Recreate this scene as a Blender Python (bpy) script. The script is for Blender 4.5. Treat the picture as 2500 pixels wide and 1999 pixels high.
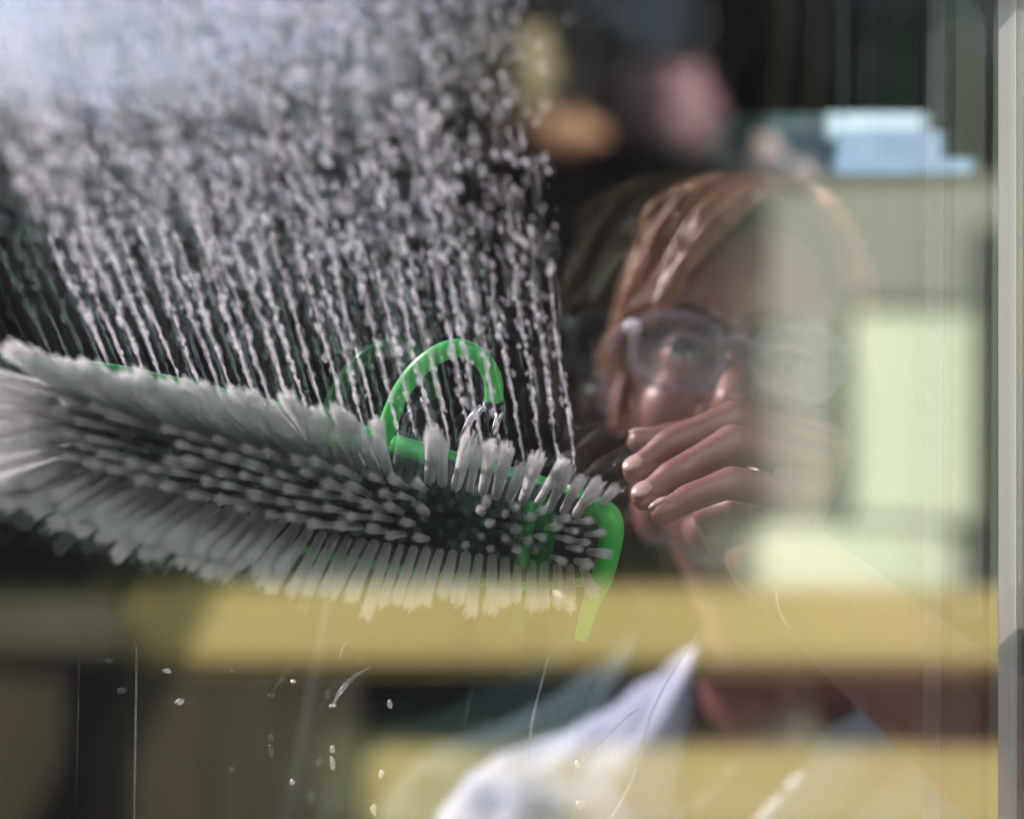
import bpy, bmesh, math, random
from mathutils import Vector, Matrix, noise
import numpy as np
random.seed(7)
S = bpy.context.scene
for o in list(bpy.data.objects): bpy.data.objects.remove(o)
C = S.collection
# ------------------------------------------------------------------ camera, sky, sun, exposure
H = 1.40                                    # camera height above the paving
K = 0.147e-3                                # metres per photo pixel at 1 m
cam_d = bpy.data.cameras.new('camera'); cam = bpy.data.objects.new('camera', cam_d); C.objects.link(cam)
cam.location = (0, 0, H); cam.rotation_euler = (math.radians(90), 0, 0)
cam_d.sensor_width = 36; cam_d.lens = 36/(2500*K)
cam_d.clip_start = .05; cam_d.clip_end = 500
cam_d.dof.use_dof = True; cam_d.dof.focus_distance = 1.485; cam_d.dof.aperture_fstop = 2.0
S.camera = cam
sun_dir = Vector((-.73, .30, .60)).normalized()
w = bpy.data.worlds.new('World'); S.world = w; w.use_nodes = True
nt = w.node_tree; nt.nodes.clear()
sky = nt.nodes.new('ShaderNodeTexSky'); sky.sky_type = 'NISHITA'; sky.sun_disc = False
sky.sun_elevation = math.asin(sun_dir.z); sky.sun_rotation = math.atan2(sun_dir.x, sun_dir.y)
sky.dust_density = 1.5; sky.air_density = 1.0
bg = nt.nodes.new('ShaderNodeBackground'); bg.inputs[1].default_value = .10
wo = nt.nodes.new('ShaderNodeOutputWorld')
nt.links.new(sky.outputs[0], bg.inputs[0]); nt.links.new(bg.outputs[0], wo.inputs[0])
sd = bpy.data.lights.new('sun', 'SUN'); sd.energy = 4.6; sd.angle = math.radians(.5); sd.color = (1, .94, .87)
so = bpy.data.objects.new('sun', sd); C.objects.link(so)
so.rotation_euler = sun_dir.to_track_quat('Z', 'Y').to_euler()
S.view_settings.view_transform = 'Standard'; S.view_settings.look = 'None'
S.view_settings.exposure = 2.0; S.view_settings.gamma = 1
S.view_settings.use_curve_mapping = False
S.cycles.transparent_max_bounces = 48; S.cycles.max_bounces = 14; S.cycles.glossy_bounces = 8
S.cycles.transmission_bounces = 8

# ------------------------------------------------------------------ helpers
PL = 1.20                                   # the window plane is y - x = PL
def V(px, py, D): return Vector(((px-1250)*K*D, D, H+(999.5-py)*K*D))
def M(px, py, D):                           # where a thing stands whose mirror image is at V(...)
    v = V(px, py, D); return Vector((v.y-PL, v.x+PL, v.z))
def mat(name, col, rough=.6, spec=.5, noise_amt=0, scale=20, col2=None, bump=0, sss=0, trans=0, metal=0, coat=0, stretch=None):
    m = bpy.data.materials.new(name); m.use_nodes = True
    n = m.node_tree.nodes; l = m.node_tree.links; b = n['Principled BSDF']
    b.inputs['Base Color'].default_value = (*col, 1); b.inputs['Roughness'].default_value = rough
    b.inputs['Specular IOR Level'].default_value = spec; b.inputs['Metallic'].default_value = metal
    b.inputs['Transmission Weight'].default_value = trans; b.inputs['Coat Weight'].default_value = coat
    if sss:
        b.inputs['Subsurface Weight'].default_value = sss; b.inputs['Subsurface Radius'].default_value = (1, .25, .12)
        b.inputs['Subsurface Scale'].default_value = .012
    if noise_amt or bump:
        tc = n.new('ShaderNodeTexCoord'); mp = n.new('ShaderNodeMapping'); l.new(tc.outputs['Object'], mp.inputs[0])
        if stretch: mp.inputs['Scale'].default_value = stretch
        t = n.new('ShaderNodeTexNoise'); t.inputs['Scale'].default_value = scale; t.inputs['Detail'].default_value = 6
        l.new(mp.outputs[0], t.inputs[0])
        if noise_amt:
            r = n.new('ShaderNodeValToRGB'); r.color_ramp.elements[0].position = .5-noise_amt/2; r.color_ramp.elements[1].position = .5+noise_amt/2
            c2 = col2 or tuple(c*.5 for c in col)
            r.color_ramp.elements[0].color = (*c2, 1); r.color_ramp.elements[1].color = (*col, 1)
            l.new(t.outputs[0], r.inputs[0]); l.new(r.outputs[0], b.inputs['Base Color'])
        if bump:
            bp = n.new('ShaderNodeBump'); bp.inputs['Strength'].default_value = bump; bp.inputs['Distance'].default_value = .004
            l.new(t.outputs[0], bp.inputs['Height']); l.new(bp.outputs[0], b.inputs['Normal'])
    return m
def mixmat(name, col, opacity, translucent=.5, gloss=.15):
    m = bpy.data.materials.new(name); m.use_nodes = True
    n = m.node_tree.nodes; l = m.node_tree.links; n.clear()
    out = n.new('ShaderNodeOutputMaterial'); tr = n.new('ShaderNodeBsdfTransparent')
    d = n.new('ShaderNodeBsdfDiffuse'); d.inputs[0].default_value = (*col, 1)
    t = n.new('ShaderNodeBsdfTranslucent'); t.inputs[0].default_value = (*col, 1)
    g = n.new('ShaderNodeBsdfGlossy'); g.inputs['Roughness'].default_value = .12
    m1 = n.new('ShaderNodeMixShader'); m1.inputs[0].default_value = translucent
    m2 = n.new('ShaderNodeMixShader'); m2.inputs[0].default_value = gloss
    m3 = n.new('ShaderNodeMixShader'); m3.inputs[0].default_value = opacity
    l.new(d.outputs[0], m1.inputs[1]); l.new(t.outputs[0], m1.inputs[2])
    l.new(m1.outputs[0], m2.inputs[1]); l.new(g.outputs[0], m2.inputs[2])
    l.new(tr.outputs[0], m3.inputs[1]); l.new(m2.outputs[0], m3.inputs[2]); l.new(m3.outputs[0], out.inputs[0])
    return m
def coated_glass(name, r0, tint, trans=(1, 1, 1)):
    m = bpy.data.materials.new(name); m.use_nodes = True
    n = m.node_tree.nodes; l = m.node_tree.links; n.clear()
    out = n.new('ShaderNodeOutputMaterial'); tr = n.new('ShaderNodeBsdfTransparent'); tr.inputs[0].default_value = (*trans, 1)
    g = n.new('ShaderNodeBsdfGlossy'); g.inputs[0].default_value = (*tint, 1); g.inputs['Roughness'].default_value = 0
    ge = n.new('ShaderNodeNewGeometry'); dt = n.new('ShaderNodeVectorMath'); dt.operation = 'DOT_PRODUCT'   # Schlick's law, the same from both sides
    l.new(ge.outputs['Normal'], dt.inputs[0]); l.new(ge.outputs['Incoming'], dt.inputs[1])
    ab = n.new('ShaderNodeMath'); ab.operation = 'ABSOLUTE'; l.new(dt.outputs['Value'], ab.inputs[0])
    om = n.new('ShaderNodeMath'); om.operation = 'SUBTRACT'; om.inputs[0].default_value = 1; l.new(ab.outputs[0], om.inputs[1])
    pw = n.new('ShaderNodeMath'); pw.operation = 'POWER'; pw.inputs[1].default_value = 5; l.new(om.outputs[0], pw.inputs[0])
    f = n.new('ShaderNodeMath'); f.operation = 'MULTIPLY_ADD'; f.inputs[1].default_value = .96; f.inputs[2].default_value = .04; l.new(pw.outputs[0], f.inputs[0])
    a = n.new('ShaderNodeMath'); a.operation = 'ADD'; a.use_clamp = True; a.inputs[1].default_value = r0
    mx = n.new('ShaderNodeMixShader')
    l.new(f.outputs[0], a.inputs[0]); l.new(a.outputs[0], mx.inputs[0])
    l.new(tr.outputs[0], mx.inputs[1]); l.new(g.outputs[0], mx.inputs[2]); l.new(mx.outputs[0], out.inputs[0])
    return m
def link(name, me, m=None, parent=None, smooth=True):
    o = bpy.data.objects.new(name, me); C.objects.link(o)
    if m and not me.materials: me.materials.append(m)
    if smooth: me.polygons.foreach_set('use_smooth', [True]*len(me.polygons))
    if parent: o.parent = parent; o.matrix_parent_inverse = Matrix.Translation(-parent.location)
    return o
def obj(name, bm, m, parent=None, smooth=True):
    me = bpy.data.meshes.new(name); bm.to_mesh(me); bm.free(); return link(name, me, m, parent, smooth)
def tag(o, label=None, cat=None, group=None, kind=None):
    for k, v in (('label', label), ('category', cat), ('group', group), ('kind', kind)):
        if v: o[k] = v
    return o
def empty(name, loc):
    o = bpy.data.objects.new(name, None); C.objects.link(o); o.location = loc; o.empty_display_size = .05; return o
def box(bm, c, s, rot=None, bev=0):
    m = Matrix.Translation(Vector(c)) @ (rot.to_4x4() if rot else Matrix.Identity(4)) @ Matrix.Diagonal((*s, 1))
    r = bmesh.ops.create_cube(bm, size=1, matrix=m)
    if bev:
        es = {e for v in r['verts'] for e in v.link_edges}
        bmesh.ops.bevel(bm, geom=list(es), offset=bev, segments=2, affect='EDGES')
def bxo(name, c, s, m, parent=None, rot=None, bev=.002):
    bm = bmesh.new(); box(bm, c, s, rot, bev); return obj(name, bm, m, parent, smooth=False)
def tube(bm, pts, rad, n=12, cap=True):
    pts = [Vector(p) for p in pts]; rings = []
    if not hasattr(rad, '__len__'): rad = [rad]*len(pts)
    prev = None
    for i, p in enumerate(pts):
        t = (pts[min(i+1, len(pts)-1)]-pts[max(i-1, 0)]).normalized()
        u = prev or (Vector((0, 0, 1)) if abs(t.z) < .9 else Vector((1, 0, 0)))
        u = (u-t*u.dot(t)).normalized(); prev = u; v = t.cross(u)
        rings.append([bm.verts.new(p+(u*math.cos(a)+v*math.sin(a))*rad[i]) for a in [2*math.pi*k/n for k in range(n)]])
    for a, b in zip(rings, rings[1:]):
        for k in range(n): bm.faces.new((a[k], a[(k+1) % n], b[(k+1) % n], b[k]))
    if cap: bm.faces.new(list(reversed(rings[0]))); bm.faces.new(rings[-1])
def spline(pts, n=8):
    P = [Vector(p) for p in pts]; P = [2*P[0]-P[1]]+P+[2*P[-1]-P[-2]]; out = []
    for i in range(1, len(P)-2):
        for k in range(n):
            t = k/n; a, b, c, d = P[i-1:i+3]
            out.append(.5*((2*b)+(c-a)*t+(2*a-5*b+4*c-d)*t*t+(3*b-a-3*c+d)*t**3))
    return out+[P[-2]]
def ell(bm, c, r, rot=None, seg=24):
    m = Matrix.Translation(Vector(c)) @ (rot.to_4x4() if rot else Matrix.Identity(4)) @ Matrix.Diagonal((*r, 1))
    bmesh.ops.create_uvsphere(bm, u_segments=seg, v_segments=seg//2, radius=1, matrix=m)
def chain(bm, pts, rads, n=16):
    """rounded tapered limb through joints"""
    pts = [Vector(p) for p in pts]
    for (a, ra), (b, rb) in zip(zip(pts, rads), zip(pts[1:], rads[1:])):
        tube(bm, [a, b], [ra, rb], n)
    for p, r in zip(pts, rads): ell(bm, p, (r, r, r), seg=16)
def remesh(bm, vox, smooth_it=4, factor=.5):
    me = bpy.data.meshes.new('tmp'); bm.to_mesh(me); bm.free()
    o = bpy.data.objects.new('tmp', me); C.objects.link(o)
    r = o.modifiers.new('r', 'REMESH'); r.mode = 'VOXEL'; r.voxel_size = vox
    s = o.modifiers.new('s', 'SMOOTH'); s.iterations = smooth_it; s.factor = factor
    dg = bpy.context.evaluated_depsgraph_get(); res = bpy.data.meshes.new_from_object(o.evaluated_get(dg))
    bpy.data.objects.remove(o); bpy.data.meshes.remove(me); return res
def coords(me):
    a = np.empty(len(me.vertices)*3); me.vertices.foreach_get('co', a); return a.reshape(-1, 3)
def lerp(a, b, t): return a+(b-a)*t
def interp(x, table):                       # table: [(x, tuple)...]
    if x <= table[0][0]: return table[0][1]
    for (x0, a), (x1, b) in zip(table, table[1:]):
        if x <= x1:
            t = (x-x0)/(x1-x0); return tuple(lerp(p, q, t) for p, q in zip(a, b))
    return table[-1][1]

# ------------------------------------------------------------------ materials
MT = dict(
    paving=mat('paving', (.10, .09, .085), .9, noise_amt=.4, scale=6, bump=.4),
    joint=mat('paving_joint', (.06, .055, .05), .95),
    frame=mat('frame_paint', (.93, .85, .84), .4, noise_amt=.6, scale=3, col2=(.89, .81, .80)),
    spacer=mat('spacer', (.20, .20, .155), .6),
    tone_fill=mat('rubber', (.02, .02, .02), .6),
    bristle=mixmat('bristle', (.97, .96, .97), .80, .62, .05),
    block=mat('black_plastic', (.018, .022, .026), .35, .08),
    green=mat('green_plastic', (.025, .38, .055), .28, sss=.15, coat=.3),
    dgreen=mat('dark_green_plastic', (.02, .30, .06), .35),
    chrome=mat('chrome', (.8, .8, .85), .12, metal=1),
    skin=mat('skin', (.195, .092, .082), .42, sss=.10, noise_amt=.7, scale=34, col2=(.175, .064, .058), bump=.18),
    nail=mat('nail', (.45, .27, .23), .16, .8, coat=1),
    hair=mat('hair', (.46, .25, .15), .30, noise_amt=.6, scale=60, col2=(.13, .058, .034)),
    hair_dark=mat('hair_gap_shade_brow', (.05, .025, .016), .6, .2),  # dark cap puts the shade between locks into colour; brows use it too
    shirt=mat('shirt_cotton', (.32, .36, .48), .75, noise_amt=.5, scale=260, col2=(.27, .31, .43), bump=.15),
    trousers=mat('trousers', (.05, .06, .09), .9),
    shoe=mat('shoe', (.03, .025, .02), .5),
    acetate=mixmat('clear_acetate', (.26, .20, .26), .42, .4, .12),
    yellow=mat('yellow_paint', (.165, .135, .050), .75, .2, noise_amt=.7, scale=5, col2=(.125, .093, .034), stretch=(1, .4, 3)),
    greywood=mat('olive_grey_wood', (.034, .032, .020), .8, .08, noise_amt=.7, scale=8),  # darker, greyer tone for the left piece of the rail
    brown=mat('brown_board', (.020, .0165, .010), .9, .08, noise_amt=.7, scale=7, col2=(.015, .012, .007), stretch=(1, 4, .6)),
    darkwood=mat('dark_stain', (.026, .018, .021), .85, .08, noise_amt=.6, scale=7, col2=(.018, .013, .015), stretch=(3, 3, .5)),
    palegreen=mat('pale_green_wall', (.084, .080, .062), .7, noise_amt=.8, scale=4, col2=(.062, .066, .050)),
    white_green=mat('cream_green_blind', (.235, .250, .180), .7, noise_amt=.8, scale=3, col2=(.195, .22, .15)),
    blue=mat('mirrored_sky_blue', (.088, .142, .215), .5, noise_amt=.6, scale=9, col2=(.075, .125, .195)),  # sky colour painted on the hanging panels
    leaf=mat('dark_leaf', (.030, .036, .024), .7, .08, noise_amt=.8, scale=4, col2=(.045, .030, .030)),
    bark=mat('bark', (.05, .035, .025), .9, noise_amt=.5, scale=10),
    fy=mat('petal_yellow', (.16, .125, .06), .7), fo=mat('petal_orange', (.15, .075, .038), .7),
    fp=mat('petal_pink', (.11, .055, .065), .7), fw=mat('petal_blush', (.19, .14, .13), .7),
    stem=mat('stem', (.03, .025, .015), .9, .05),
    wire=mat('steel_wire', (.25, .25, .25), .4, metal=.8),
    gold=mat('brass', (.6, .42, .12), .3, metal=1),
    water=mixmat('water_drop', (.86, .83, .90), .20, .6, .15),
    glint_paint=mixmat('painted_sun_glint', (.95, .93, .97), .75, .6, .3),  # whiter, more opaque copy: sun glints put into the colour
    mist=mixmat('spray_drop', (.70, .77, 1.0), .28, .6, .1),  # blue of the sky behind is put into the spray colour
    run=mixmat('water_run', (.80, .84, .84), .20, .5, .4),
    glint=mixmat('clear_drop', (.9, .9, .9), .42, .3, .5),
)
G_COAT = coated_glass('glass_coated', .46, (.95, 1.0, .97), (1, .965, .99))
G_COAT2 = coated_glass('glass_soft_coated', .34, (.74, 1.0, .90), (1, .965, .985))
G_PLAIN = coated_glass('glass_clear', 0, (1, 1, 1))

# ------------------------------------------------------------------ ground and paving
bm = bmesh.new(); bmesh.ops.create_grid(bm, x_segments=2, y_segments=2, size=120)
g = obj('ground', bm, MT['joint'], smooth=False); tag(g, kind='structure')
slab = bmesh.new(); box(slab, (0, 0, .012), (.588, .588, .02), bev=.004)
me = bpy.data.meshes.new('paving_slab'); slab.to_mesh(me); slab.free(); me.materials.append(MT['paving'])
for i in range(-5, 10):
    for j in range(-3, 12):
        o = link('paving_slab', me, parent=g, smooth=False); o.location = (i*.6, j*.6, random.uniform(-.002, .002))

# ------------------------------------------------------------------ window: double glazing set in a white frame
d1 = Vector((1, 1, 0)).normalized(); nn = Vector((-1, 1, 0)).normalized()   # along the glass; away from camera
P0 = Vector((0, PL, H))
rotG = Matrix((( d1.x, nn.x, 0), (d1.y, nn.y, 0), (0, 0, 1)))
win = empty('window', (P0.x, P0.y, 0))
tag(win, 'double glazed window with white painted frame, wet with water on its far face', 'window')
T0, T1, Z0, Z1 = -.95, .3875, .55, 1.635
def wp(t, n, z): return P0 + d1*t + nn*n + Vector((0, 0, z-H))
def pane(n0, tilt, tiltv, outer_coat):
    bm = bmesh.new(); cz = (Z0+Z1)/2
    ex = .030
    box(bm, (ex/2, 0, 0), (T1-T0+.008+ex, .004, Z1-Z0+.008))
    for f in bm.faces: f.material_index = 0
    for f in bm.faces:
        if f.normal.y > .9: f.material_index = 1 if outer_coat else 0
        if f.normal.y < -.9: f.material_index = 0 if outer_coat else 1
    me = bpy.data.meshes.new('glass_pane'); bm.to_mesh(me); bm.free()
    me.materials.append(G_PLAIN); me.materials.append(G_COAT if outer_coat else G_COAT2)
    o = link('glass_pane', me, None, win, smooth=False)
    R = rotG @ Matrix.Rotation(tilt, 3, 'Z') @ Matrix.Rotation(tiltv, 3, 'X')
    o.matrix_basis = Matrix.Translation(wp((T0+T1)/2, n0, cz)) @ R.to_4x4()
    return o
GAP = .023
pane(.002, 0, 0, True)
pane(.006+GAP, .0035, .0040, False)
fr = MT['frame']
def frame_bar(t0, t1, z0, z1, n0=-.013, n1=-.0005, nm='frame_bar', m=fr, bev=.001):
    return bxo(nm, wp((t0+t1)/2, (n0+n1)/2, (z0+z1)/2), (t1-t0, n1-n0, z1-z0), m, win, rotG, bev)
frame_bar(T1, T1+.075, Z0-.08, Z1+.045)
frame_bar(T0-.075, T0, Z0-.08, Z1+.045)
frame_bar(T0, T1, Z1, Z1+.043)
frame_bar(T0, T1, Z0-.075, Z0)
frame_bar(T1+.0002, T1+.073, Z0, Z1, -.0004, -.0001, 'tone_fill', MT['spacer'], 0)  # added sheet behind the bar, toned like the mirrored cabinet to even the reflection
frame_bar(T1+.035, T1+.058, Z0, Z1, .0062, .0268, 'spacer', MT['spacer'], .001)
frame_bar(T1+.060, T1+.075, Z0-.08, Z1+.045, 0, .036)
frame_bar(T0-.075, T0-.006, Z0-.08, Z1+.045, 0, .036)
frame_bar(T0-.004, T1+.035, Z1+.006, Z1+.043, 0, .036)
frame_bar(T0-.004, T1+.035, Z0-.075, Z0-.006, 0, .036)
frame_bar(T1+.01, T1+.065, 0, Z0-.082, -.002, .03, 'support_post')
frame_bar(T0-.065, T0-.01, 0, Z0-.082, -.002, .03, 'support_post')
for t in (T1+.0375, T0-.0375): bxo('foot', wp(t, .025, .045), (.07, .55, .04), fr, win, rotG, .004)
# ------------------------------------------------------------------ beyond the glass: dark board fence, trees
fence = empty('board_fence', (0, 5.6, 0))
tag(fence, 'tall dark stained board fence behind the brush and the water jets', 'fence')
x = -2.6; 
while x < 3.6:
    wdt = random.uniform(.135, .15)
    bxo('board', (x+wdt/2, 5.6+random.uniform(-.006, .006), (H+.60)/2+.03), (wdt, .022, H+.60+random.uniform(-.02, .02)), MT['darkwood'], fence, bev=.003)
    x += wdt+.003
bxo('backing_board', (.5, 5.622, (H+.55)/2), (6.2, .014, H+.55), MT['darkwood'], fence)  # added sheet that keeps bright sky out of the board gaps
for z in (.35, 1.5): bxo('rail', (.5, 5.652, z), (6.2, .04, .09), MT['darkwood'], fence)
def tree(x, y, h, r, z0, label, seedv, nl=5200, base=.5):
    random.seed(seedv)
    t = empty('tree', (x, y, 0)); tag(t, label, 'tree', 'dark trees behind the fence')
    bm = bmesh.new(); pts = [Vector((x+.03*math.sin(k), y, k*h*.18)) for k in range(5)]
    tube(bm, spline(pts, 3), [.10-.05*k/12 for k in range(13)], 8)
    for k in range(9):
        a = k*2.4; b = Vector((x, y, h*(.3+.05*k))); tube(bm, [b, b+Vector((math.cos(a), math.sin(a), .9))*r*.6], [.03, .01], 6)
    obj('trunk', bm, MT['bark'], t)
    bm = bmesh.new()
    cl = [Vector((random.gauss(0, .4), random.gauss(0, .4), random.gauss(0, .4))) for _ in range(46)]
    for k in range(nl):
        c = random.choice(cl); q = c+Vector((random.gauss(0, .13), random.gauss(0, .13), random.gauss(0, .13)))
        p = Vector((x+q.x*r, y+q.y*r, z0+(q.z+.9)*h*.42))
        e = random.uniform(.02, .045); u = Vector([random.gauss(0, 1) for _ in range(3)]).normalized(); v = u.orthogonal().normalized()
        bm.faces.new([bm.verts.new(p+u*e), bm.verts.new(p+v*e*.5), bm.verts.new(p-u*e), bm.verts.new(p-v*e*.5)])
    tag(obj('crown', bm, MT['leaf'], t, smooth=False), kind='stuff')
for k in range(26):  # unseen fence return, added to cut sky light from the right
    bxo('shade_board', (1.12, 1.95+.14*k, (H+.60)/2), (.022, .137, H+.60), MT['darkwood'], fence, bev=.003)
tree(.55, 6.3, 3.3, .95, .7, 'dense dark tree behind the fence, above the brush hose', 1, 9000)
tree(-.10, 6.5, 3.1, .95, .75, 'dark tree behind the fence, behind the top of the water spray', 6, 7000)
tree(1.35, 6.2, 3.4, .9, .7, "dark tree behind the fence, above the person's head", 2, 9000)
tree(2.1, 6.4, 3.4, .9, .7, 'dark green tree behind the fence, nearest the white frame', 3, 7000)
tree(-2.5, 6.6, 2.6, .9, .3, 'low dark shrub tree behind the left end of the fence', 4, 5000)

# ------------------------------------------------------------------ camera side: added shed, roofed to keep the mirrored background in shade
shed = empty('shade_shed', (2.9, 1.4, 0)); tag(shed, 'added dark open shed whose roof keeps the mirrored background in shade', 'shed')
RZ = H+.95
y = -1.6
while y < 4.4:
    wdt = random.uniform(.16, .2)
    bxo('wall_board', (4.4, y+wdt/2, RZ/2), (.02, wdt, RZ), MT['darkwood'], shed, bev=.003); y += wdt+.003
bxo('backing_board', (4.425, 1.4, RZ/2), (.014, 6.0, RZ-.02), MT['darkwood'], shed)  # added sheet, stops light coming through the wall joints
for yy in (-1.62, 4.42):
    bxo('side_wall', (3.0, yy, RZ/2), (2.8, .03, RZ), MT['darkwood'], shed)
for k in range(9):
    bxo('roof_board', (1.75+.335*k, 1.4, RZ+.02), (.33, 6.2, .025), MT['darkwood'], shed)
for yy in (-.9, 1.10, 2.9):
    bxo('rafter', (2.45, yy, RZ-.045), (4.0 if yy == 1.10 else 3.4, .05, .09), MT['darkwood'], shed)
for yy in (-1.5, 4.3): bxo('post', (1.7, yy, RZ/2-.05), (.09, .09, RZ-.1), MT['darkwood'], shed)

def mbox(name, px0, px1, py0, py1, D, th, m, parent, bev=.003):
    a = M(px0, py0, D); b = M(px1, py1, D)
    return bxo(name, ((a.x+b.x)/2+th/2, (a.y+b.y)/2, (a.z+b.z)/2), (th, abs(b.y-a.y), abs(a.z-b.z)), m, parent, bev=bev)
rail = empty('bench', M(1200, 1545, 2.3)*1); rail.location.z = 0
tag(rail, 'yellow painted bench with long horizontal rails, mirrored low in the glass', 'bench')
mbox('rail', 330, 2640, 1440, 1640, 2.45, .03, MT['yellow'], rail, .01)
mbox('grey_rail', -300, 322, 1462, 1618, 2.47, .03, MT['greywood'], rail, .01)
mbox('seat_rail', 900, 2640, 1838, 2060, 2.42, .05, MT['yellow'], rail, .01)
for px in (-120, 2620): mbox('leg', px, px+120, 1645, 5200, 2.56, .05, MT['darkwood'], rail)
for a, b in ((-330, 165), (335, 520), (526, 710), (716, 890)):
    mbox('back_board', a, b, 1655, 2600, 2.43, .02, MT['brown'], rail)
cab = empty('cabinet', M(2250, 900, 2.62)); cab.location.z = 0
tag(cab, 'pale green cabinet with a bright cream door, mirrored beside the white frame', 'cabinet')
mbox('body', 1895, 2900, 435, 1500, 2.83, .34, MT['palegreen'], cab, .004)
mbox('door', 2075, 2415, 740, 1294, 2.80, .02, MT['white_green'], cab, .01)
mbox('shelf', 1850, 2345, 1290, 1490, 2.78, .04, MT['white_green'], cab, .01)
for px in (1950, 2840): mbox('leg', px, px+50, 1505, 4600, 2.95, .05, MT['palegreen'], cab)
# patch of mirrored sky put into pale blue panels hung from the rafter
tr = empty('mirrored_sky_patch', M(2220, 350, 1.82)); tag(tr, 'patch of mirrored sky built as a small pale blue tray near the white frame', 'tray')
mbox('front_panel', 2065, 2325, 318, 400, 1.80, .012, MT['blue'], tr, .001)
mbox('rim', 2060, 2400, 385, 424, 1.795, .02, MT['blue'], tr, .001)
mbox('back_panel', 2035, 2290, 272, 340, 1.84, .004, mat('grey_blue', (.2, .27, .32), .5), tr, .001)
for px in (2080, 2320):
    bm = bmesh.new(); a = M(px, 300, 1.82); tube(bm, [a, Vector((a.x, a.y, RZ-.05))], .0012, 6); obj('wire', bm, MT['wire'], tr)
bxo('rafter', (.62, M(2200, 0, 1.78).y, RZ-.045), (2.4, .04, .05), MT['darkwood'], shed)
def flower(px, py, D, wpx, hpx, m, label, seedv):
    random.seed(seedv); c = M(px, py, D); s = K*D
    f = empty('flower', c); tag(f, label, 'flower', 'hanging flowers mirrored above the head')
    for k in range(16):
        a = k*2.39996; rr = .25+.75*math.sqrt(k/16); bm = bmesh.new()
        e = Vector((-.25, math.cos(a)*wpx*s*.5*rr, math.sin(a)*hpx*s*.5*rr)); e.x *= .03*(1-rr)
        u = Vector((0, math.cos(a), math.sin(a))); v = Vector((0, -math.sin(a), math.cos(a)))
        tip = c+e; L = min(wpx, hpx)*s*.32
        vs = [c+Vector((-.005, 0, 0)), c+e*.5+v*L*.5+Vector((-.01, 0, 0)), tip+v*L*.35, tip+u*L*.25+Vector((.006, 0, 0)), tip-v*L*.35, c+e*.5-v*L*.5+Vector((-.01, 0, 0))]
        bm.faces.new([bm.verts.new(q) for q in vs]); o = obj('petal', bm, m, f)
        so_ = o.modifiers.new('t', 'SOLIDIFY'); so_.thickness = .0015
    bm = bmesh.new(); tube(bm, spline([c+Vector((.01, 0, 0)), c+Vector((.06, .02, .15)), Vector((c.x+.08, c.y+.02, RZ-.01))], 5), .0012, 6); obj('stem', bm, MT['stem'], f)
flower(1325, 175, 2.75, 110, 270, MT['fy'], 'yellow long flower, leftmost of the blurred hanging flowers', 11)
flower(1405, 325, 2.7, 200, 130, MT['fo'], 'orange flower just below the yellow one', 12)
flower(1695, 265, 2.75, 170, 250, MT['fp'], "dusky pink flower above the person's hair", 13)
flower(1890, 375, 2.2, 100, 110, MT['fw'], 'pale blush flower left of the blue sky patch', 14)
flower(1975, 430, 2.15, 90, 90, MT['fw'], 'pale pink flower at the top corner of the cabinet', 15)

# unseen wall added behind the camera to cut sky light on the face
dark_wall = empty('sky_blocking_wall', (-1.0, -1.6, 0)); tag(dark_wall, 'added dark wall behind the camera, out of view, cutting sky light from the front', 'wall')
for k in range(24): bxo('cladding_board', (-1.0, -1.6, .08+.165*k), (6.4, .03, .16), MT['darkwood'], dark_wall, bev=.003)
# ------------------------------------------------------------------ brush
random.seed(3)
brush = empty('window_brush', V(850, 1200, 1.50)); tag(brush, 'wet window washing brush with white bristles and green trim, pressed toward the glass', 'brush')
def Dr(px): return lerp(1.475, 1.50, px/1450)
out_px = [(140, 930), (230, 905), (600, 985), (1000, 1095), (1440, 1225), (1485, 1290), (1470, 1385), (1300, 1420), (900, 1365), (480, 1265), (180, 1165), (125, 1050)]
bm = bmesh.new(); fr_, bk = [], []
loop = spline([V(x, y, Dr(x)+.008) for x, y in out_px+out_px[:1]], 4)[:-1]
for p in loop:
    fr_.append(bm.verts.new(p)); bk.append(bm.verts.new(Vector((p.x*1.01, p.y+.028, (p.z-H)*1.01+H))))
bm.faces.new(list(reversed(fr_))); bm.faces.new(bk)
for i in range(len(loop)): j = (i+1) % len(loop); bm.faces.new((fr_[i], fr_[j], bk[j], bk[i]))
bmesh.ops.recalc_face_normals(bm, faces=bm.faces); obj('block', bm, MT['block'], brush, smooth=False)
bm = bmesh.new(); lp = [Vector((p.x, p.y+.006, p.z)) for p in loop]; tube(bm, lp+lp[:2], .0052, 8); obj('trim', bm, MT['dgreen'], brush)
bm = bmesh.new(); tube(bm, [V(955, 1083, 1.462), V(1075, 1125, 1.466)], .0042, 10); obj('water_bar', bm, MT['green'], brush)
# back socket and pole, going away from the glass and down
bm = bmesh.new(); tube(bm, [V(900, 1190, 1.515), V(910, 1240, 1.60)], [.03, .022], 16); obj('socket', bm, MT['block'], brush)
bm = bmesh.new(); tube(bm, [V(908, 1235, 1.59), Vector((-.42, 3.1, .02))], .0155, 16); obj('pole', bm, MT['block'], brush)
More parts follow.
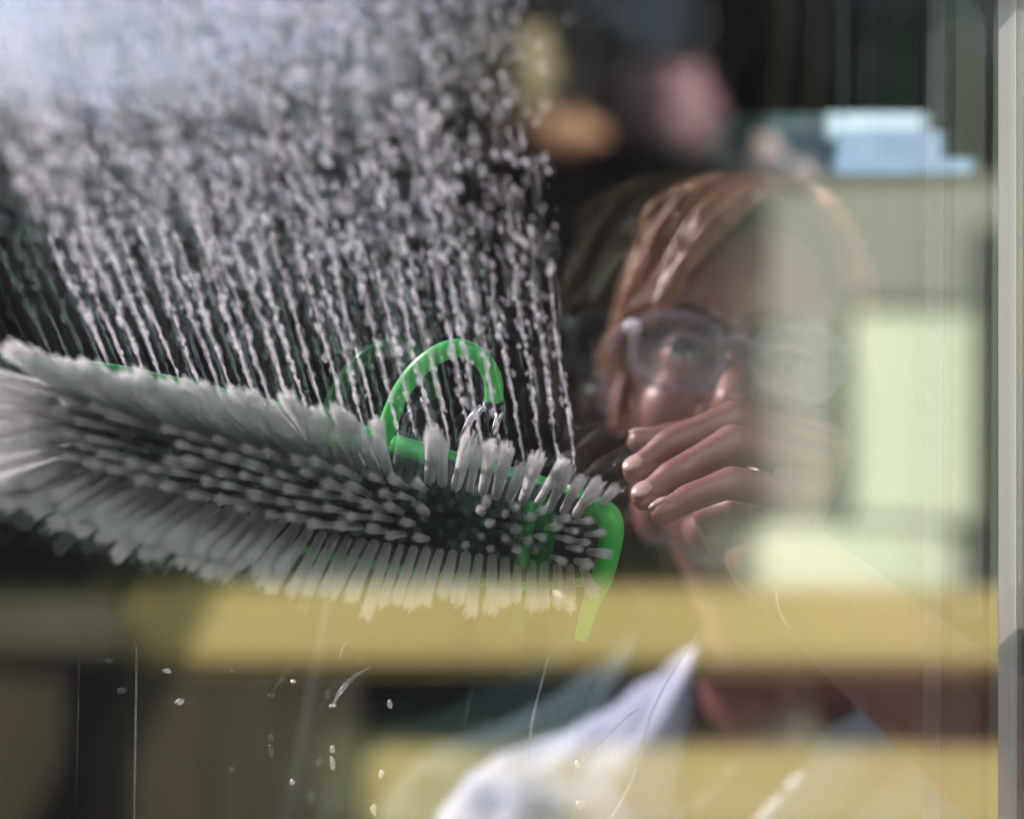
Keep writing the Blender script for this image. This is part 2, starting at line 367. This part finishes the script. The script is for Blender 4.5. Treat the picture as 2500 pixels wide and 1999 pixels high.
# tufts
def tuft_mesh(seedv):
    random.seed(seedv); bm = bmesh.new(); nf = 34
    for k in range(nf):
        a = k*2.4; r0 = .9*math.sqrt(k/nf); ph = random.uniform(0, 6.28); L = random.uniform(.93, 1.02); w = random.uniform(.4, 1.2)
        pts = []
        for i in range(4):
            t = i/3; rr = lerp(.8, 1.38+random.uniform(-.2, .25), t**1.5)*r0
            pts.append(Vector((math.cos(a)*rr+.12*w*math.sin(ph+t*3)*t, math.sin(a)*rr+.12*w*math.cos(ph+t*3)*t, t*L)))
        # tube in stretched space: x,y in tuft radii, z in tuft lengths
        rings = []
        for i, p in enumerate(pts):
            fr0 = .145*(1-.2*i/3); rings.append([bm.verts.new(p+Vector((math.cos(b)*fr0, math.sin(b)*fr0, 0))) for b in (0, 2.09, 4.19)])
        for A, B in zip(rings, rings[1:]):
            for q in range(3): bm.faces.new((A[q], A[(q+1) % 3], B[(q+1) % 3], B[q]))
        bm.faces.new(rings[-1])
    me = bpy.data.meshes.new('bristle_tuft'); bm.to_mesh(me); bm.free(); me.materials.append(MT['bristle'])
    me.polygons.foreach_set('use_smooth', [True]*len(me.polygons)); return me
TM = [tuft_mesh(s) for s in range(6)]
bl = Matrix.Translation(-brush.location)
def tuft(root, tip, r):
    d = tip-root; q = d.to_track_quat('Z', 'Y').to_matrix().to_4x4()
    o = bpy.data.objects.new('bristle_tuft', random.choice(TM)); C.objects.link(o)
    o.parent = brush; o.matrix_parent_inverse = bl
    o.matrix_basis = Matrix.Translation(root) @ q @ Matrix.Rotation(random.uniform(0, 6.28), 4, 'Z') @ Matrix.Diagonal((r*(k_ := random.uniform(.8, 1.25)), r*k_, d.length, 1))
random.seed(5)
def U(u): return (230+1210*u, 985+278*u)
low = [(180, (1120,)), (480, (1225,)), (748, (1296,)), (940, (1330,)), (1425, (1388,))]
upo = [(0, (-205, -130)), (.2, (-170, -132)), (.43, (-112, -130)), (.57, (-62, -128)), (.66, (6, -118)), (.73, (14, -116)), (.8, (30, -112)), (.92, (50, -106)), (1, (56, -62))]
N = 38
for i in range(N):
    u = i/(N-1)
    if .595 < u < .675: continue
    x, y = U(u); dx, dy = interp(u, upo)
    jx, jy = random.gauss(0, 8), random.gauss(0, 9); L = lerp(.10, .065, u)
    tuft(V(x, y, Dr(x)), V(x+dx+jx, y+dy+jy, Dr(x)-L), .0030*lerp(1.15, 1, u))
    if u < .6:
        tuft(V(x+8, y+22, Dr(x)), V(x+dx*.8+jy, y+dy*.72+jx, Dr(x)-L*.95), .0028)
loo = [(180, (-195, 95)), (480, (-165, 125)), (748, (-95, 140)), (940, (-48, 142)), (1280, (-4, 105)), (1425, (18, 82))]
N = 40
for i in range(N):
    x = 180+1245*i/(N-1); y = interp(x, low)[0]; dx, dy = interp(x, loo); L = lerp(.10, .065, i/N)
    jx, jy = random.gauss(0, 9), random.gauss(0, 12)
    tuft(V(x, y, Dr(x)), V(x+dx+jx, y+dy+jy, Dr(x)-L), .0030)
    if x < 760: tuft(V(x+10, y-20, Dr(x)), V(x+dx*.85-jx, y+dy*.7+jx, Dr(x)-L), .0028)
for i in range(8):
    tuft(V(255-4*i, 985+19*i, 1.475), V(-35+random.uniform(-12, 12), 905+47*i, 1.375), .0036)
VP = (1185, 1305)
for r in range(5):
    for i in range(23):
        u = (i+.5*(r % 2)+.4)/23; x, yu = U(u); yl = interp(x, low)[0]; y = lerp(yu, yl, (r+1)/6)
        x += random.uniform(-7, 7); y += random.uniform(-5, 5)
        if math.hypot(x-440, y-1095) < 55 or math.hypot(x-1110, y-1270) < 62 or math.hypot(x-1305, y-1345) < 34: continue
        f = .17; tuft(V(x, y, Dr(x)), V(x+(x-VP[0])*f+random.uniform(-6, 6), y+(y-VP[1])*f+random.uniform(-6, 6), Dr(x)-.075), .0020)
# jets' nozzle holes and a brass screw on the block
for k, (x, y) in enumerate(((440, 1095), (1110, 1272), (1305, 1345))):
    bm = bmesh.new(); p = V(x, y, Dr(x)+.004); tube(bm, [p, p+Vector((0, -.006, 0))], [.006, .004], 12); obj('nozzle', bm, MT['block'], brush)
bm = bmesh.new(); ell(bm, V(1306, 1345, Dr(1306)-.006), (.0022, .0022, .0022), seg=12); obj('screw', bm, MT['gold'], brush)
# green hose loop with its fitting, part of the brush
bm = bmesh.new()
tube(bm, spline([V(925, 1120, 1.495), V(940, 1060, 1.488), V(978, 960, 1.48), V(1037, 885, 1.475), V(1113, 850, 1.472), V(1171, 873, 1.474), V(1203, 925, 1.478), V(1206, 982, 1.482)], 8), .0050, 16)
obj('hose', bm, MT['green'], brush)
bm = bmesh.new(); tube(bm, [V(1206, 976, 1.482), V(1206, 1000, 1.484)], .0058, 14); obj('hose_clamp', bm, MT['block'], brush)
bm = bmesh.new(); tube(bm, [V(1178, 992, 1.482), V(1150, 1022, 1.484), V(1125, 1078, 1.488)], .0022, 10); tube(bm, [V(1222, 1003, 1.486), V(1200, 1080, 1.495)], .0020, 10)
tube(bm, [V(1178, 992, 1.482), V(1212, 996, 1.483)], .003, 10); obj('fitting', bm, MT['chrome'], brush)
bm = bmesh.new()
hk = spline([V(1438, 1262, 1.475), V(1466, 1246, 1.470), V(1493, 1290, 1.468), V(1473, 1400, 1.476), V(1440, 1480, 1.484), V(1418, 1560, 1.49)], 6)
tube(bm, hk, [interp(i/(len(hk)-1), [(0, (.0045,)), (.3, (.0072,)), (.55, (.0062,)), (.75, (.005,)), (1, (.0036,))])[0] for i in range(len(hk))], 14); obj('end_hook', bm, MT['green'], brush)
bm = bmesh.new(); tube(bm, spline([V(1300, 1225, 1.482), V(1285, 1300, 1.484), V(1275, 1390, 1.486)], 4), .0035, 8); obj('strap', bm, MT['dgreen'], brush)

# ------------------------------------------------------------------ water: jets, spray, drops and runs on the glass
ICO = bmesh.new(); bmesh.ops.create_icosphere(ICO, subdivisions=1, radius=1)
IV = np.array([v.co[:] for v in ICO.verts]); IF = np.array([[v.index for v in f.verts] for f in ICO.faces]); ICO.free()
def drops_mesh(name, items):
    vs = []; fs = []
    for k, (c, d, r, L) in enumerate(items):
        R = np.array(d.to_track_quat('Z', 'Y').to_matrix())
        vs.append((IV*np.array([r, r, L])) @ R.T + np.array(c)); fs.append(IF+k*len(IV))
    me = bpy.data.meshes.new(name); me.from_pydata(np.concatenate(vs).tolist(), [], np.concatenate(fs).tolist()); return me
random.seed(21)
NJ = 27
for j in range(NJ):
    s = j/(NJ-1)+random.uniform(-.006, .006)
    if j >= NJ-3: s = (.93, .965, 1.0)[j-NJ+3]
    bx, by = 265+1140*s, 880+265*s
    slope = lerp(.43, .135, s)+random.uniform(-.016, .016)*(s < .9); top = -90 if s > .12 else 60
    n = int(random.uniform(190, 340)*(1.25 if .3 < s < .7 else 1)); wob = random.uniform(3, 11); items = []
    ph = random.uniform(0, 6.28)
    for k in range(n):
        t = random.random()**.9
        if s > .5 and t > .55 and random.random() < (s-.6): continue
        py = lerp(by, top, t); q = (by-py)
        px = bx - slope*q - (0.00004*q*q*(1-s)) + wob*math.sin(ph+q*.015)*t**.5
        sp = 3.5+74*t**1.35; px += random.gauss(0, sp*.55); D = lerp(1.462, lerp(1.17, 1.27, s), t)+random.gauss(0, .003+.02*t)
        c = V(px, py, D); d = (V(px-slope*10, py-10, D-.0006)-V(px, py, D)).normalized()
        r = abs(random.gauss(.00050, .00026))*(1+.8*t)+.0002
        if s > .9: r *= .85
        if random.random() < .16: L = random.uniform(.004, .012); r = .00022
        else: L = r*random.uniform(1.2, 3.2)
        items.append((c, d, r, L))
    # the unbroken thread of water near the nozzle
    for k in range(40):
        t = k/40*.38; py = lerp(by, top, t); q = by-py; px = bx-slope*q-(0.00004*q*q*(1-s))+wob*math.sin(ph+q*.015)*t**.5
        c = V(px+random.gauss(0, 2), py, lerp(1.462, 1.29, t)); d = (V(px-slope*10, py-10, 1.45)-V(px, py, 1.45)).normalized()
        items.append((c, d, random.uniform(.0002, .0006), random.uniform(.002, .005)))
    me = drops_mesh('water_jet', items); me.materials.append(MT['water']); me.materials.append(MT['glint_paint'])
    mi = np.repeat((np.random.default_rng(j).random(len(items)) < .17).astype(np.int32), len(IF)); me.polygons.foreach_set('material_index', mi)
    o = link('water_jet', me)
    if j == 0: lb = 'leftmost thin jet of water drops fanning up from the brush'
    elif j == NJ-1: lb = "rightmost thin jet of water, beside the person's head"
    else:
        ords = 'zeroth first second third fourth fifth sixth seventh eighth ninth tenth eleventh twelfth thirteenth fourteenth'.split()
        lb = 'thin jet of water drops, %s from the left end of the fan' % ords[j+1] if j < 14 else 'thin jet of water drops, %s from the right end of the fan' % ords[NJ-j]
    tag(o, lb, 'water jet', 'water jets fanning up from the brush')
items = []
for k in range(4200):
    px = random.uniform(-200, 1130); py = random.uniform(-160, 620)**1.0
    e = 285-.26*px + random.gauss(0, 70)
    if py > e+40 and random.random() < .93: continue
    if px > 900 and random.random() < .6: continue
    if px < 60+.46*(py-250): 
        if py > 260: continue
    D = random.uniform(1.13, 1.31) if px < 700 else random.uniform(1.24, 1.34)
    r = random.uniform(.0006, .0019); items.append((V(px, py, D), Vector((-.3, -.3, 1)).normalized(), r, r*random.uniform(1, 2)))
tag(link('water_spray', drops_mesh('water_spray', items), MT['mist']), 'cloud of fine water spray at the top of the jets', 'spray', kind='stuff')
# loose drops and threads of water splashing off the brush
def loose(px, py):                          # in the air just beyond the panes, in the plane of the brush
    return V(px, py, lerp(1.44, 1.49, px/1450))
random.seed(31)
dl = [(440, 1712, 20, 9, 'flat splash of water under the left end of the yellow rail'), (408, 1636, 14, 5, 'tiny flat drop at the lower edge of the yellow rail'),
      (812, 1722, 11, 6, 'drop at the foot of the long curved water thread'), (952, 1717, 9, 13, 'round bright drop right of the curved thread'),
      (812, 1828, 8, 9, 'upper drop of the two in a line below the curved thread'), (812, 1862, 7, 16, 'lower long drop in the line below the curved thread'),
      (930, 1888, 9, 9, 'drop at the left edge of the lower yellow rail'), (912, 1975, 11, 16, 'ragged drop at the bottom edge beside the lower yellow rail'),
      (1417, 1962, 18, 11, 'bright drop on the white shoulder at the bottom edge'), (716, 1908, 9, 7, 'faint drop low on the brown boards'),
      (794, 872, 13, 14, 'bright pinkish drop left of the faint green ghost loop'), (716, 1662, 7, 5, 'very small drop above the brown boards'),
      (1410, 1865, 7, 10, 'small dark drop on the shirt shoulder')]
for px, py, a, b, lb in dl:
    c = loose(px, py); D = c.y; bm = bmesh.new()
    bmesh.ops.create_icosphere(bm, subdivisions=3, radius=1, matrix=Matrix.Translation(c) @ rotG.to_4x4() @ Matrix.Diagonal((a*K*D*.7, .0018, b*K*D, 1)))
    for v in bm.verts: v.co += (noise.noise_vector(v.co*350))*.0009
    tag(obj('water_drop', bm, MT['glint']), lb, 'water drop', 'loose drops of water below the brush')
rl = [([(860, 1557), (838, 1580), (830, 1610)], .0006, 'short curved thread of water over the yellow rail'),
      ([(905, 1628), (860, 1655), (830, 1690), (815, 1718)], .0013, 'long curved thread of water under the yellow rail'),
      ([(334, 1580), (332, 1760), (328, 1999)], .0004, 'straight vertical thread of water over the brown boards'),
      ([(1340, 1600), (1300, 1760), (1292, 1850)], .0008, 'thin slanted thread of water right of the brush hook'),
      ([(1705, 1540), (1600, 1720), (1545, 1900), (1490, 1999)], .0012, 'long curved thread of water down over the shirt shoulder'),
      ([(1895, 1440), (1903, 1490), (1925, 1530)], .0009, 'short bright thread of water over the wrist'),
      ([(1398, 1880), (1520, 1760), (1560, 1730)], .0008, 'thin slanting thread of water over the blue shirt')]
for pts, r, lb in rl:
    sp = spline([loose(*p) for p in pts], 10); bm = bmesh.new()
    tube(bm, [p+nn*.0002 for p in sp], [r*(.35+.65*math.sin(math.pi*(i+.5)/len(sp)))*random.uniform(.8, 1.15) for i in range(len(sp))], 6)
    tag(obj('water_thread', bm, MT['run']), lb, 'water thread', 'thin threads of splashing water')

# ------------------------------------------------------------------ person
person = empty('person', (V(1900, 1500, 1.82).x, 1.82, 0))
tag(person, 'person with short brown hair and clear glasses, hand at the mouth, pale blue open shirt', 'person')
HC = V(1790, 962, 1.715)
RH = Matrix.Rotation(math.radians(-13), 3, 'X') @ Matrix.Rotation(math.radians(-3), 3, 'Z') @ Matrix.Rotation(math.radians(7), 3, 'Y')
def hp(x, y, z): return HC + RH @ Vector((x, y, z))
def he(bm, c, r, seg=28, rot=None): ell(bm, hp(*c), r, RH @ rot if rot else RH, seg)
hb = bmesh.new()
he(hb, (0, .012, .035), (.067, .092, .085), 40)
he(hb, (0, -.030, -.020), (.053, .058, .080), 32)
he(hb, (0, -.040, -.070), (.040, .048, .044))
he(hb, (0, -.066, -.098), (.021, .018, .017))
for s in (-1, 1):
    he(hb, (s*.033, -.066, -.028), (.021, .020, .023))         # cheeks
    he(hb, (s*.038, -.02, -.072), (.016, .034, .030))          # jaw
    he(hb, (s*.029, -.079, .026), (.024, .010, .008))          # brow
    he(hb, (s*.031, -.072, .002), (.0145, .0135, .0125))       # eyeball mass
    he(hb, (s*.0125, -.094, -.036), (.0085, .011, .0075))      # nostril wings
    he(hb, (s*.0690, .012, -.010), (.006, .013, .022))          # ears
chain(hb, [hp(0, -.084, .018), hp(0, -.094, -.008), hp(0, -.108, -.031)], [.008, .009, .0115])
he(hb, (0, -.088, -.063), (.024, .010, .0065)); he(hb, (0, -.085, -.073), (.020, .010, .0065))
# neck, torso, arms
chain(hb, [hp(0, .03, -.05), V(1900, 1500, 1.765), V(1925, 1760, 1.83)], [.046, .046, .060], 24)
shl, shr = V(1330, 2105, 1.84), V(2560, 2010, 1.92)
chain(hb, [V(1900, 1800, 1.86), shl], [.058, .062], 24); chain(hb, [V(1950, 1800, 1.86), shr], [.058, .062], 24)
chest = V(1940, 2300, 1.88); ell(hb, chest, (.165, .105, .20), seg=40)
ell(hb, chest+Vector((0, .01, -.26)), (.145, .10, .20), seg=32); ell(hb, chest+Vector((0, .01, -.42)), (.16, .11, .12), seg=32)
elb, wri = V(2690, 2045, 1.65), V(1880, 1345, 1.545)
fore = [elb, lerp(elb, wri, .3), lerp(elb, wri, .75), wri]
chain(hb, [shr, lerp(shr, elb, .5)+Vector((.01, 0, -.015)), elb], [.054, .047, .040], 20)
chain(hb, fore, [.039, .043, .032, .0265], 20)
e2 = V(1180, 3050, 1.86); chain(hb, [shl, e2, V(1500, 3500, 1.68)], [.056, .042, .03], 20)
ell(hb, V(1590, 3600, 1.66), (.05, .025, .035), seg=20)
for k in range(4): chain(hb, [V(1600, 3570+k*45, 1.65), V(1760, 3590+k*45, 1.63), V(1850, 3640+k*45, 1.66)], [.010, .009, .008], 10)
# hand: palm, four bent fingers, thumb
fing = [
    [(2010, 1078, 1.590, .0115), (1800, 1030, 1.572, .0098), (1650, 1066, 1.560, .0085), (1562, 1078, 1.556, .0074)],
    [(2025, 1098, 1.565, .0120), (1790, 1022, 1.535, .0104), (1632, 1086, 1.522, .0090), (1552, 1150, 1.517, .0076)],
    [(2000, 1140, 1.545, .0118), (1788, 1080, 1.512, .0102), (1638, 1164, 1.502, .0088), (1573, 1214, 1.498, .0076)],
    [(1955, 1210, 1.525, .0110), (1785, 1178, 1.492, .0092), (1680, 1216, 1.486, .0080), (1618, 1252, 1.482, .0068)]]
for f in fing:
    pts = [V(*q[:3]) for q in f]; rs = [q[3] for q in f]
    P = []; R_ = []
    for (a, ra), (b, rb) in zip(zip(pts, rs), zip(pts[1:], rs[1:])):
        P += [a, lerp(a, b, .5)]; R_ += [ra, (ra+rb)/2*.94]
    P.append(pts[-1]); R_.append(rs[-1]); chain(hb, P, R_, 16)
    chain(hb, [wri+Vector((.004, 0, .004)), pts[0]], [.020, rs[0]*1.05], 16)
ell(hb, V(1900, 1225, 1.545), (.026, .020, .026), seg=24)
ell(hb, V(1850, 1290, 1.545), (.020, .018, .022), seg=24)
chain(hb, [V(1858, 1350, 1.555), V(1775, 1308, 1.553), V(1738, 1255, 1.545), V(1800, 1240, 1.532), V(1846, 1256, 1.525)], [.017, .0135, .0110, .0098, .0070], 16)
me = remesh(hb, .0020, 3, .5)
co = coords(me); RI = np.array(RH.transposed()); loc = (co-np.array(HC)) @ RI.T     # to head space
def push(c, r, amt, dirv):
    global loc
    d = np.linalg.norm((loc-np.array(c))/np.array(r), axis=1); wgt = np.exp(-d**2*1.2)[:, None]; loc = loc+wgt*np.array(dirv)*amt
for s in (-1, 1):
    push((s*.031, -.080, .013), (.016, .02, .006), .0035, (0, 1, 0))          # upper lid crease
    push((s*.016, -.082, .006), (.009, .02, .010), .006, (0, 1, 0))           # inner corner
    push((s*.031, -.082, -.016), (.016, .02, .006), .0025, (0, 1, 0))
    push((s*.0072, -.104, -.043), (.0042, .009, .0045), .009, (0, .3, 1))     # nostril
push((0, -.094, -.068), (.018, .01, .0016), .0035, (0, 1, 0))                  # mouth line
co = loc @ np.array(RH).T + np.array(HC)
me.vertices.foreach_set('co', co.ravel()); me.update()
link('body', me, MT['skin'], person)
for nm, c, r, m in [('eye', (s*.031, -.0765, .002), (.0112, .0112, .0060), mat('shaded_eye_white%d' % s, (.11, .09, .085), .3)) for s in (-1, 1)]:  # eye whites darkened: shade around the eye put into the colour
    bm = bmesh.new(); he(bm, c, r, 20); e = obj(nm, bm, m, person)
    bm = bmesh.new(); he(bm, (c[0]+.001, -.0858, .001), (.0052, .0026, .0048), 16); ir = obj('iris', bm, MT['tone_fill'], e)
for s in (-1, 1):
    bm = bmesh.new(); tube(bm, spline([hp(s*.014, -.091, .019), hp(s*.030, -.091, .027), hp(s*.05, -.078, .020)], 6), .0028, 8); obj('eyebrow', bm, MT['hair_dark'], person)
    bm = bmesh.new(); tube(bm, spline([hp(s*.0185, -.0875, .004), hp(s*.025, -.0895, .0085), hp(s*.033, -.0895, .0092), hp(s*.043, -.084, .005)], 6), .0024, 8); obj('eyelid', bm, MT['skin'], person)
    bm = bmesh.new(); tube(bm, spline([hp(s*.0185, -.0880, .003), hp(s*.025, -.0915, .0060), hp(s*.033, -.0915, .0066), hp(s*.045, -.085, .004)], 6), .0010, 8); obj('eyelashes', bm, MT['tone_fill'], person)
    bm = bmesh.new(); he(bm, (s*.0072, -.1045, -.0435), (.0034, .0040, .0020), 12); obj('nostril', bm, mat('nostril%d' % s, (.06, .015, .012), .8), person)
def nail(tip, dip, up, wd=.0052):
    t, d = V(*tip), V(*dip); ax = (t-d).normalized(); u = Vector(up); u = (u-ax*u.dot(ax)).normalized(); sd_ = ax.cross(u)
    R3 = Matrix((sd_, ax, u)).transposed(); bm = bmesh.new(); ell(bm, t-ax*.001+u*.0058, (wd, .0068, .0022), R3, 16); obj('fingernail', bm, MT['nail'], person)
nail((1552, 1150, 1.517), (1632, 1086, 1.522), (-.62, -.6, .5), .0060); nail((1573, 1214, 1.498), (1638, 1164, 1.502), (-.62, -.6, .5), .0060)
nail((1618, 1252, 1.482), (1680, 1216, 1.486), (-.3, .1, 1), .0042); nail((1562, 1078, 1.556), (1650, 1066, 1.560), (-.4, .0, 1), .0046); nail((1846, 1256, 1.525), (1800, 1240, 1.532), (.3, -.4, 1), .004)
# shirt
sb = bmesh.new(); gth = .010
chain(sb, [V(1890, 1600, 1.79), V(1915, 1760, 1.83)], [.058+gth, .062+gth], 24)
chain(sb, [V(1900, 1800, 1.86), shl], [.058+gth, .064+gth], 24); chain(sb, [V(1950, 1800, 1.86), shr], [.058+gth, .064+gth], 24)
ell(sb, chest, (.165+gth, .105+gth, .20+gth), seg=40); ell(sb, chest+Vector((0, .01, -.26)), (.150+gth, .105+gth, .21), seg=32); ell(sb, chest+Vector((0, .01, -.42)), (.165+gth, .115+gth, .13), seg=32)
chain(sb, [shr, lerp(shr, elb, .45)+Vector((.02, .01, -.01))], [.064, .062], 20); chain(sb, [shl, lerp(shl, e2, .55)], [.066, .060], 20)
me = remesh(sb, .004, 6, .5)
bm = bmesh.new(); bm.from_mesh(me)
for v in bm.verts:
    n = v.normal; a = noise.noise(Vector((v.co.x*9+v.co.z*13, v.co.y*6, v.co.z*7-v.co.x*9))); b = noise.noise(v.co*34)
    v.co += n*(a*.013+b*.005)
def inside(px, py, poly):
    c = False; j = len(poly)-1
    for i in range(len(poly)):
        xi, yi = poly[i]; xj, yj = poly[j]
        if (yi > py) != (yj > py) and px < (xj-xi)*(py-yi)/(yj-yi)+xi: c = not c
        j = i
    return c
VN = [(1650, 1300), (1725, 1590), (1690, 1750), (1660, 1900), (1700, 2090), (1860, 2060), (1940, 1880), (2085, 1700), (2110, 1300)]
kill = [v for v in bm.verts if (v.co.y < 1.86 and inside(v.co.x/(K*v.co.y)+1250, 999.5-(v.co.z-H)/(K*v.co.y), VN)) or v.co.z > V(0, 1600, 1.84).z+.35*(v.co.y-1.84)]
bmesh.ops.delete(bm, geom=kill, context='VERTS')
me2 = bpy.data.meshes.new('shirt'); bm.to_mesh(me2); bm.free()
sh = link('shirt', me2, MT['shirt'], person); sm = sh.modifiers.new('t', 'SOLIDIFY'); sm.thickness = .0015
# collar: two folded flaps along the open neck
def band(rows):
    bm = bmesh.new(); g_ = [[bm.verts.new(p) for p in r] for r in rows]
    for A, B in zip(g_, g_[1:]):
        for k in range(len(A)-1): bm.faces.new((A[k], A[k+1], B[k+1], B[k]))
    return bm
def collar(inner, outer):
    I, O = spline([V(*p) for p in inner], 8), spline([V(*p) for p in outer], 8)
    rows = [[a, lerp(a, b, .12)+Vector((0, -.007, .004)), lerp(a, b, .5)+Vector((0, -.006, 0)), b] for a, b in zip(I, O)]
    o = obj('collar', band(rows), MT['shirt'], person); s_ = o.modifiers.new('t', 'SOLIDIFY'); s_.thickness = .0016
collar([(1745, 1560, 1.80), (1712, 1590, 1.755), (1690, 1740, 1.745), (1665, 1880, 1.745), (1650, 1999, 1.75)], [(1665, 1590, 1.83), (1640, 1640, 1.765), (1560, 1780, 1.745), (1490, 1880, 1.745), (1560, 2010, 1.745)])
collar([(2110, 1600, 1.84), (2120, 1690, 1.78), (2040, 1800, 1.76), (1930, 1910, 1.755), (1840, 2010, 1.755)], [(2190, 1620, 1.86), (2220, 1720, 1.80), (2190, 1850, 1.775), (2080, 1960, 1.765), (1920, 2090, 1.755)])
# trousers and shoes
bm = bmesh.new(); hipz = chest.z-.48
ell(bm, Vector((chest.x, chest.y+.01, hipz)), (.175, .125, .13), seg=32)
for s in (-1, 1): chain(bm, [Vector((chest.x+s*.085, chest.y+.01, hipz-.03)), Vector((chest.x+s*.10, chest.y-.01, .42)), Vector((chest.x+s*.11, chest.y+.03, .07))], [.095, .07, .06], 20)
me = remesh(bm, .01, 4); link('trousers', me, MT['trousers'], person)
for s in (-1, 1):
    bm = bmesh.new(); cx, cy = chest.x+s*.11, chest.y+.03
    ell(bm, (cx, cy, .06), (.045, .05, .045), seg=20); ell(bm, (cx, cy-.10, .045), (.045, .10, .032), seg=20); box(bm, (cx, cy-.07, .028), (.085, .26, .014), bev=.004)
    obj('shoe', bm, MT['shoe'], person)
# hair: a cap and combed locks from a parting near the top
random.seed(9)
bm = bmesh.new(); he(bm, (.002, .016, .040), (.0695, .098, .088), 48)
kl = []
for v in bm.verts:
    q = RH.transposed() @ (v.co-HC)
    if (q.y < -.035+.5*(-(q.z-.085)) and q.z < .085) or q.z < .012-.5*max(0, q.y): 
        if q.y < .01 or q.z < .012-.5*max(0, q.y): kl.append(v)
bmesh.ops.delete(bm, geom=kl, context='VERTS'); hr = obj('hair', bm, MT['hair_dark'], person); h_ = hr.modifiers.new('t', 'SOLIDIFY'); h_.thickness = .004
bm = bmesh.new()
clump = [None, 0]
def lock(pts, r, n):
    if clump[1] <= 0: clump[0] = [Vector([random.gauss(0, 1) for _ in range(3)])*.0020*min(i, 3) for i in range(len(pts))]; clump[0] += [clump[0][-1]]*3; clump[1] = random.randint(6, 16)
    clump[1] -= 1
    off = [random.uniform(-1, 1)*r*.45 for _ in range(3)]
    pts = [p+Vector(off)*(1-.2*i)+clump[0][i] for i, p in enumerate(pts)]; sp = spline(pts, 5); L = len(sp)
    tube(bm, sp, [n*(.35+.65*math.sin(math.pi*min(.95, (i+1)/(L+.5))))+.00010 for i in range(L)], 5)
CA = [0, 0]
def cab_():
    if clump[1] <= 0: CA[0], CA[1] = random.random(), random.random()
    return CA[0]+random.gauss(0, .035), CA[1]+random.gauss(0, .035)
for k in range(640):                                    # long fringe swept to the left of the picture
    a, b = cab_()
    lock([hp(.022+.012*b, -.045+.05*b, .128), hp(-.020-.010*a, -.075+.045*b, .116-.006*a), hp(-.042-.009*a, -.077+.045*b, .088), hp(-.058-.006*a, -.064+.035*b, .052),
          hp(-.067-.004*a, -.048+.035*b, .020-.016*random.random())], .0038, random.uniform(.0006, .0012))
for k in range(90):                                      # loose strands over the forehead
    a = random.random()
    lock([hp(.028, -.048, .126), hp(.006-.02*a, -.088, .104), hp(-.024-.015*a, -.094+.004*a, .066), hp(-.050-.01*a, -.082, .030-.012*a)], .0040, random.uniform(.0004, .0009))
for k in range(420):                                    # right side
    a = random.random(); b = random.random()
    lock([hp(.022, -.040+.05*b, .128), hp(.046+.006*a, -.066+.05*b, .104), hp(.065+.006*a, -.054+.05*b, .066), hp(.071+.004*a, -.035+.045*b, .025)], .0038, random.uniform(.0006, .0012))
for k in range(420):                                    # crown and back
    a = random.uniform(-1.0, 1.0)*2.0; b = math.sin(a); c = math.cos(a)
    lock([hp(.01, .0, .132), hp(.056*b, .035+.055*c, .112), hp(.070*b, .035+.085*c, .050), hp(.068*b, .03+.080*c, .005-.03*max(0, c))], .005, random.uniform(.0007, .0014))
obj('hair_locks', bm, MT['hair'], person)
# glasses
gl = empty('eyeglasses', hp(0, -.1, 0)); tag(gl, "clear pinkish framed glasses worn on the person's face", 'glasses')
def ring(cx, s):
    P = []
    for k in range(33):
        a = 2*math.pi*k/32; ca, sa = math.cos(a), math.sin(a)
        x = .0265*abs(ca)**.75*(1 if ca > 0 else -1); z = .0225*abs(sa)**.78*(1 if sa > 0 else -1)
        P.append(hp(cx+x+s*.002*(sa), -.101+.16*abs(cx+x)**2*8, z-.002))
    return P
for s in (-1, 1):
    P = ring(s*.0345, s); bm = bmesh.new(); tube(bm, P, [.0027 if P.index(p) else .0027 for p in P], 10); obj('frame_ring', bm, MT['acetate'], gl)
    bm = bmesh.new(); bm.faces.new([bm.verts.new(p) for p in P[:-1]]); ln = obj('lens', bm, G_PLAIN, gl, smooth=False); q = ln.modifiers.new('t', 'SOLIDIFY'); q.thickness = .0018
    bm = bmesh.new(); tube(bm, spline([hp(s*.060, -.092, .012), hp(s*.068, -.084, .013), hp(s*.078, -.03, .008), hp(s*.081, .02, .004), hp(s*.080, .038, -.012)], 6), .0024, 8); obj('temple', bm, MT['acetate'], gl)
    bm = bmesh.new(); ell(bm, hp(s*.0625, -.0925, .012), (.0060, .0045, .0050), seg=14); obj('hinge', bm, MT['glint_paint' if s < 0 else 'acetate'], gl)  # left hinge gets the bright material as a painted sun highlight
bm = bmesh.new(); tube(bm, spline([hp(-.009, -.103, .004), hp(0, -.106, .009), hp(.009, -.103, .004)], 5), .0026, 8); obj('bridge', bm, MT['acetate'], gl)
